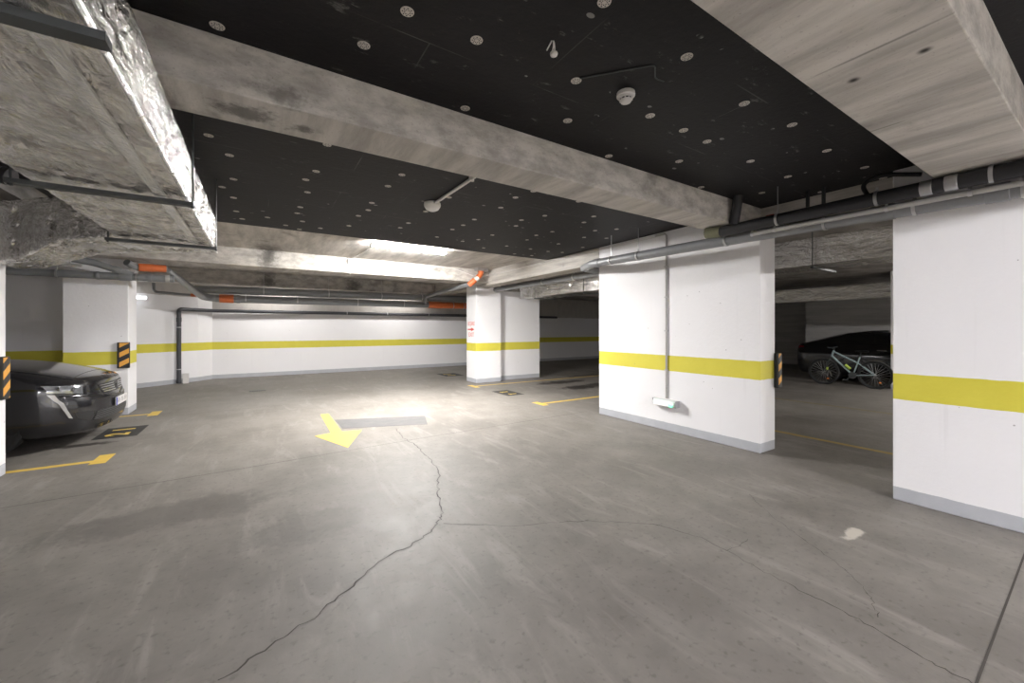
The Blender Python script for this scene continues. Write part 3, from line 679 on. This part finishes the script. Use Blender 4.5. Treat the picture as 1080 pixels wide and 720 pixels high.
# ------------------------------------------------------------------ cars
#        z     xf    w     B    C    xr
LEV = [(.17, -.10, .80, .20, .30, -4.60), (.20, -.05, .86, .20, .30, -4.66), (.27, -.01, .905, .22, .32, -4.70), (.38, .0, .92, .23, .32, -4.73), (.50, -.01, .928, .24, .31, -4.74),
       (.585, -.012, .93, .24, .30, -4.75), (.625, -.045, .93, .23, .29, -4.75), (.70, -.06, .93, .22, .29, -4.75), (.76, -.065, .928, .22, .29, -4.755), (.81, -.075, .918, .23, .30, -4.76), (.85, -.115, .895, .24, .28, -4.765), (.885, -.21, .875, .22, .26, -4.76), (.92, -.32, .855, .20, .24, -4.75),
       (.965, -.48, .838, .18, .22, -4.74), (1.01, -.68, .815, .16, .20, -4.72), (1.05, -.93, .795, .15, .18, -4.70), (1.075, -1.20, .775, .15, .16, -4.66), (1.095, -1.36, .755, .16, .14, -4.56),
       (1.16, -1.60, .715, .16, .14, -4.30), (1.25, -1.86, .67, .15, .14, -4.02), (1.34, -2.13, .62, .14, .14, -3.72), (1.40, -2.36, .575, .12, .14, -3.46), (1.44, -2.60, .50, .10, .14, -3.20), (1.46, -2.80, .36, .06, .1, -3.02), (1.465, -2.88, .15, .02, .05, -2.95)]
def car_outline(z, xf, w, B, C, xr, nF=16, nS=36, nR=12):
    half = []
    for i in range(nF+1):
        s = math.sin(PI/2*i/nF); half.append((xf - B*s**2.4 - C*(1-math.sqrt(max(0, 1-s**6))), w*s))
    x0 = half[-1][0]; x1 = xr + min(.5, .25+.1*w)
    for i in range(1, nS):
        t = i/nS; half.append((x0+(x1-x0)*t, w*(1+.012*math.sin(PI*t))))
    for i in range(nR+1):
        s = math.cos(PI/2*i/nR); half.append((xr + (x1-xr)*(.35*s**2.2+.65*(1-math.sqrt(max(0, 1-s**5)))), w*s))
    return half + [(x, -y) for x, y in half[-2:0:-1]]
def car_body():
    mb = MB(); rows = [[(x, y, L[0]) for x, y in car_outline(*L)] for L in LEV]
    N = len(rows[0]); vs = [v for r in rows for v in r]
    fs = [(i*N+j, i*N+(j+1) % N, (i+1)*N+(j+1) % N, (i+1)*N+j) for i in range(len(rows)-1) for j in range(N)]
    fs += [tuple(range(N))[::-1], tuple((len(rows)-1)*N+j for j in range(N))]
    mb.add(vs, fs); return mb
PAINT = NT('dark_grey_car_paint'); PAINT = PAINT.fin((.017, .017, .020), .24, .35, coat=.8)
PAINT2 = NT('black_car_paint'); PAINT2 = PAINT2.fin((.008, .008, .011), .25, .2, coat=.8)
GLASS = NT('dark_car_glass').fin((.012, .013, .015), .05, 0, spec=.6)
TRIMB = M_plain('black_car_trim', (.012, .012, .013), .4); CHROME = M_plain('chrome', (.62, .62, .63), .16, 1.0, var=.03)
LAMPG = M_plain('headlight_glass', (.30, .31, .33), .10, .6, var=.5, scale=30); DRLM = M_plain('satin_lamp_strip', (.42, .41, .40), .3, .3, var=.05)
SLAT = M_plain('grey_slat', (.10, .10, .10), .35); TYRE = M_plain('tyre_rubber', (.014, .014, .015), .75); RIM = M_plain('alloy_rim', (.45, .45, .46), .3, .8); TAILR = M_plain('red_lamp_glass', (.28, .01, .018), .15)
PLATE = M_plain('white_plate', (.62, .60, .60), .4, var=.06, scale=60); PLBLUE = M_plain('blue_plate_band', (.03, .06, .42), .4); PLDARK = M_plain('plate_characters', (.16, .155, .16), .5)

def make_car(paint, label, loc, rz):
    root = empty('car', loc, label, 'car', rz=rz)
    mb = car_body(); bv = BVHTree.FromPolygons([Vector(v) for v in mb.v], mb.f)
    WX = (-.97, -3.76)
    cut = MB()
    for x in WX:
        for s in (-1, 1): cut.cyl((x, s*.56, .335), (x, s*1.3, .335), .385, 40)
    body = mb.build('body', paint, root); co_ = cut.build('cutter', paint)
    md = body.modifiers.new('arch', 'BOOLEAN'); md.object = co_; md.operation = 'DIFFERENCE'; md.solver = 'EXACT'
    dg = bpy.context.evaluated_depsgraph_get(); me = bpy.data.meshes.new_from_object(body.evaluated_get(dg))
    body.modifiers.clear(); body.data = me; bpy.data.objects.remove(co_)
    me.polygons.foreach_set('use_smooth', [True]*len(me.polygons)); me.set_sharp_from_angle(angle=math.radians(32))
    def hit(o, d):
        h = bv.ray_cast(Vector(o), Vector(d)); return (h[0], h[1]) if h[0] is not None else (None, None)
    CAST = {'front': (lambda a, b: ((3, a, b), (-1, 0, 0))), 'back': (lambda a, b: ((-9, a, b), (1, 0, 0))), 'top': (lambda a, b: ((a, b, 4), (0, 0, -1))),
            'right': (lambda a, b: ((a, -3, b), (0, 1, 0))), 'left': (lambda a, b: ((a, 3, b), (0, -1, 0)))}
    def patch(name, view, c, mat, n=14, m=6, off=.006, parent=root, depth=.03):
        """a panel lying on the body: four corners as seen from one side, projected on to it"""
        c = [Vector(q) for q in c]; top, bot = [], []; ok = True
        for j in range(m+1):
            for i in range(n+1):
                u, v = i/n, j/m; q = (c[0]*(1-u)+c[1]*u)*(1-v) + (c[3]*(1-u)+c[2]*u)*v
                h, nr = hit(*CAST[view](q.x, q.y))
                if h is None: return None
                d = -Vector(CAST[view](0, 0)[1])
                if nr.dot(d) < 0: nr = -nr
                top.append(h+nr*off); bot.append(h-nr*depth)
        w = n+1; k = len(top); mb = MB()
        fs = [(j*w+i, j*w+i+1, (j+1)*w+i+1, (j+1)*w+i) for j in range(m) for i in range(n)]
        rim = [(0, i) for i in range(n)] + [(j, n) for j in range(m)] + [(m, i) for i in range(n, 0, -1)] + [(j, 0) for j in range(m, 0, -1)]
        ids = [j*w+i for j, i in rim]
        fs += [tuple(a+k for a in f[::-1]) for f in fs] + [(ids[i], ids[i-1], ids[i-1]+k, ids[i]+k) for i in range(len(ids))]
        mb.add(top+bot, fs); return mb.build(name, mat, parent, smooth=True)
    patch('bonnet', 'top', [(-.30, -.70), (-.30, .70), (-1.26, .745), (-1.26, -.745)], paint, 24, 20, .004)
    for s in (-1, 1):
        hl = patch('headlight', 'front', [(s*.900, .815), (s*.70, .775), (s*.71, .672), (s*.908, .728)], LAMPG, 14, 6, .005)
        for yy, zz in ((.86, .768), (.78, .745)):
            h, nr = hit((3, s*yy, zz), (-1, 0, 0)); mb = MB(); mb.lathe([(.026, .0), (.028, .009), (.020, .011), (.0005, .005)], 16, h, 'x'); mb.build('lens', CHROME, hl, smooth=True)
        patch('light_strip', 'front', [(s*.908, .708), (s*.884, .700), (s*.815, .39), (s*.834, .40)], DRLM, 4, 14, .010)
        patch('side_intake', 'front', [(s*.80, .46), (s*.63, .445), (s*.67, .32), (s*.78, .375)], TRIMB, 8, 6, .004)
        pts = []
        for k in range(15):
            t = k/14; h, nr = hit((3, s*(.87-.85*t), .675-.085*t**.8), (-1, 0, 0)); pts.append(h+Vector((.002, 0, 0)))
        mb = MB(); mb.tube(pts, .012, 8); mb.build('bumper_ridge', paint, root, smooth=True)
        side = 'right' if s < 0 else 'left'
        patch('side_window', side, [(-1.98, 1.13), (-2.75, 1.13), (-2.75, 1.40), (-2.45, 1.385)], GLASS, 16, 8, .003)
        patch('side_window', side, [(-2.82, 1.13), (-3.85, 1.14), (-3.45, 1.37), (-2.82, 1.40)], GLASS, 16, 8, .003)
        patch('door_handle', side, [(-2.50, .93), (-2.70, .93), (-2.70, .905), (-2.50, .905)], CHROME, 6, 2, .02)
        patch('tail_light', side, [(-4.42, 1.0), (-4.66, .99), (-4.66, .925), (-4.42, .955)], TAILR, 10, 4, .006)
        patch('tail_light', 'back', [(s*.40, .99), (s*.80, .99), (s*.80, .92), (s*.40, .92)], TAILR, 10, 4, .006)
        mb = MB(); o = (-1.72, s*.90, 1.09)
        mb.tube([(-1.72, s*.74, 1.06), (-1.74, s*.84, 1.08)], .025, 8)
        prof = [(.01, -.11), (.06, -.09), (.085, -.03), (.085, .03), (.06, .07), (.01, .085)]
        mb.lathe(prof, 16, (-1.75, s*.93, 1.10), 'y'); mb.build('wing_mirror', paint, root, smooth=True)
    patch('windscreen', 'front', [(-.60, 1.13), (.60, 1.13), (.50, 1.40), (-.50, 1.40)], GLASS, 20, 10, .003)
    patch('rear_window', 'back', [(-.58, 1.13), (.58, 1.13), (.48, 1.40), (-.48, 1.40)], GLASS, 20, 10, .003)
    gr = patch('grille', 'front', [(-.50, .768), (.50, .768), (.42, .628), (-.42, .628)], TRIMB, 20, 6, .004)
    for k in range(4):
        z = .752-.031*k; wv = .475-.018*k
        for s in (-1, 1): patch('grille_bar', 'front', [(s*wv, z), (s*.07, z), (s*.07, z-.010), (s*wv, z-.007)], CHROME, 12, 2, .013, gr)
    h, nr = hit((3, 0, .70), (-1, 0, 0)); mb = MB()
    outl = [(.0, .055), (.018, .05), (.012, .03), (.03, .022), (.018, .0), (.03, -.035), (.012, -.028), (.004, -.055), (-.012, -.03), (-.028, -.05), (-.02, -.008), (-.03, .02), (-.014, .03)]
    mb.prism(outl, 0, .012); mb.v = [(h.x+.016+z, h.y+a, h.z+b) for a, b, z in mb.v]; mb.build('emblem', CHROME, gr)
    lg = patch('lower_grille', 'front', [(-.60, .435), (.60, .435), (.66, .315), (-.66, .315)], TRIMB, 20, 6, .004)
    for k in range(5):
        z = .424-.022*k; wv = .60+.01*k; patch('grille_bar', 'front', [(-wv, z), (wv, z), (wv, z-.006), (-wv, z-.006)], SLAT, 24, 2, .010, lg)
    pl = MB(); pl.box((.0, -.26, .435), (.014, .26, .548)); po = pl.build('licence_plate', PLATE, root, bevel=.003)
    mb = MB(); mb.box((.012, -.26, .437), (.0155, -.222, .546)); mb.build('country_band', PLBLUE, po)
    for k, (yy, ww) in enumerate(((-.18, .05), (-.11, .045), (.0, .04), (.06, .045), (.15, .045), (.21, .04))):
        mb = MB(); mb.box((.012, yy-ww/2+.006, .462), (.0155, yy-ww/2+.016, .525)); mb.box((.012, yy-ww/2+.016, .49+.012*(k % 3-1)), (.0155, yy+ww/2-.006, .50+.012*(k % 3-1))); mb.build('character', PLDARK, po)
    for x in WX:
        for s in (-1, 1):
            wh = MB(); wh.lathe([(.225, -.10), (.30, -.112), (.328, -.09), (.337, -.05), (.337, .05), (.328, .09), (.30, .112), (.225, .10)], 44, (0, 0, 0), 'y')
            wo = wh.build('wheel', TYRE, root, smooth=True); wo.location = (x, s*.80, .337)
            mb = MB(); mb.lathe([(.222, .085), (.232, .105), (.215, .108), (.205, .07), (.0005, .055)] if s > 0 else [(.222, -.085), (.232, -.105), (.215, -.108), (.205, -.07), (.0005, -.055)], 44, (0, 0, 0), 'y', 1)
            for k in range(10):
                q = 2*PI*k/10+(.13 if k % 2 else -.0); c, d = math.cos(q), math.sin(q); a0 = Vector((.03*c, s*.098, .03*d)); a1 = Vector((.212*c, s*.10, .212*d))
                mb.tube([a0, a1], [.020, .013], 6)
            mb.lathe([(.045, s*.07), (.04, s*.108), (.0005, s*.112)], 16, (0, 0, 0), 'y'); mb.build('rim', [RIM, TRIMB], wo, smooth=True)
    return root
make_car(PAINT, 'dark grey car parked nose out in bay 21 between the white pillars', (-1.70, 7.93, 0), 0)
make_car(PAINT2, 'black car seen side on behind the bicycle in the dark hall', (14.95, 1.10, 0), -PI/2)

# ------------------------------------------------------------------ bicycle: local +x is forward, the front wheel end
bk = empty('bicycle', (13.06, 3.56, 0), 'pale blue mountain bike standing in front of the black car', 'bicycle', rz=math.radians(90))
FR = M_plain('pale_blue_frame_paint', (.34, .44, .46), .35, var=.06); SPOKE = M_plain('spoke_steel', (.50, .50, .50), .35, .7)
REFO = M_plain('orange_reflector', (.80, .25, .05), .3); LIME = M_plain('lime_plastic', (.55, .70, .12), .4)
HUB = {'rear': Vector((0, 0, .345)), 'front': Vector((1.08, 0, .345))}; BB = Vector((.44, 0, .30)); HT = Vector((.86, 0, .90)); HB = Vector((.90, 0, .76)); ST = Vector((.30, 0, .78))
TJ = Vector((.335, 0, .62))
mb = MB()
mb.tube([HT, TJ], .019, 10); mb.tube([HB+Vector((-.005,0,.02)), BB], .023, 10); mb.tube([BB, ST], .017, 10); mb.tube([HT+Vector((-.008,0,.03)), HB], .024, 12)
for s in (-1, 1):
    mb.tube([TJ, HUB['rear']+Vector((0, s*.065, 0))], .010, 8); mb.tube([BB+Vector((-.03, s*.03, 0)), HUB['rear']+Vector((0, s*.065, 0))], .011, 8)
mb.build('frame', FR, bk, smooth=True)
mb = MB()
mb.tube([HB, HB+Vector((.03,0,-.08))], .024, 10)
for s in (-1, 1): mb.tube(arc([HB+Vector((.02,0,-.06)), HB+Vector((.035, s*.06, -.09)), HUB['front']+Vector((0, s*.055, 0))], .03), .014, 8)
mb.build('fork', BLACKST, bk, smooth=True)
for nm in ('rear', 'front'):
    h = HUB[nm]; mb = MB(); ring = [(.335*math.cos(2*PI*i/40), 0, .335*math.sin(2*PI*i/40)) for i in range(41)]
    mb.tube(ring, .024, 10, False); wo = mb.build('wheel', TYRE, bk, smooth=True); wo.location = h
    mb = MB(); mb.tube([(.302*math.cos(2*PI*i/40), 0, .302*math.sin(2*PI*i/40)) for i in range(41)], .011, 8, False); mb.build('rim', BLACKST, wo, smooth=True)
    mb = MB()
    for k in range(24):
        q = 2*PI*k/24; s = 1 if k % 2 else -1; q2 = q+(.5 if (k//2) % 2 else -.5)
        mb.cyl((.022*math.cos(q2), s*.028, .022*math.sin(q2)), (.298*math.cos(q), 0, .298*math.sin(q)), .0024, 5)
    mb.cyl((0, -.05, 0), (0, .05, 0), .018, 10); mb.build('spokes', SPOKE, wo)
    mb = MB(); mb.box((-.12, -.012, -.20), (-.075, .012, -.165)); mb.build('reflector', REFO, wo, bevel=.004)
mb = MB(); mb.lathe([(.085, -.004), (.09, 0), (.085, .004)], 28, BB+Vector((0, .045, 0)), 'y'); mb.cyl(BB+Vector((0, -.07, 0)), BB+Vector((0, .07, 0)), .02, 10)
for s in (-1, 1): mb.tube([BB+Vector((0, s*.06, 0)), BB+Vector((s*.12, s*.07, -.12*s))], .011, 8)
mb.build('crankset', BLACKST, bk, smooth=True)
for s in (-1, 1):
    c = BB+Vector((s*.12, s*.12, -.12*s)); mb = MB(); mb.box(c-Vector((.045, .04, .012)), c+Vector((.045, .04, .012))); mb.build('pedal', BLACKST, bk, bevel=.004)
mb = MB(); mb.tube([HT, HT+Vector((-.02, 0, .07)), HT+Vector((.05, 0, .10))], .016, 10)
mb.tube([HT+Vector((.02, -.33, .12)), HT+Vector((.05, -.1, .10)), HT+Vector((.05, .1, .10)), HT+Vector((.02, .33, .12))], .014, 10); mb.build('handlebar', BLACKST, bk, smooth=True)
mb = MB(); mb.tube([ST, ST+Vector((-.03, 0, .14))], .013, 8); mb.build('seat_post', BLACKST, bk, smooth=True)
mb = MB(); o = ST+Vector((-.03, 0, .15)); sec = [(-.14, .07, .02), (-.08, .075, .025), (0, .04, .02), (.08, .022, .014), (.13, .014, .01)]
vs = [(o.x+x, o.y+w*math.cos(2*PI*j/12), o.z+hh*math.sin(2*PI*j/12)) for x, w, hh in sec for j in range(12)]
mb.add(vs, [(i*12+j, i*12+(j+1) % 12, (i+1)*12+(j+1) % 12, (i+1)*12+j) for i in range(4) for j in range(12)] + [tuple(range(12)), tuple(range(48, 60))]); mb.build('saddle', TRIMB, bk, smooth=True)
mb = MB(); mb.tube([(.50, 0, .46), (.60, 0, .56)], .034, 12); mb.build('bottle', LIME, bk, smooth=True)
mb = MB(); mb.box((.98, -.03, .40), (1.01, .03, .47)); mb.build('fork_tag', LIME, bk)


# ------------------------------------------------------------------ camera, light level
cam = bpy.data.cameras.new('camera'); co = bpy.data.objects.new('camera', cam); COL.objects.link(co); S.camera = co
cam.sensor_width = 36; cam.lens = 14.0; cam.shift_y = -13/1080; cam.clip_start = .02
co.location = (0, 0, 1.5); co.rotation_euler = (PI/2, 0, -math.atan(266.5/420))
w = bpy.data.worlds.new('world'); S.world = w; w.use_nodes = True
w.node_tree.nodes['Background'].inputs[0].default_value = (0, 0, 0, 1)
S.view_settings.view_transform = 'Standard'; S.view_settings.look = 'None'; S.view_settings.gamma = 1
S.view_settings.use_curve_mapping = False; S.view_settings.exposure = 2.55
S.cycles.use_denoising = True; S.cycles.max_bounces = 10; S.cycles.diffuse_bounces = 6; S.cycles.sample_clamp_indirect = 6
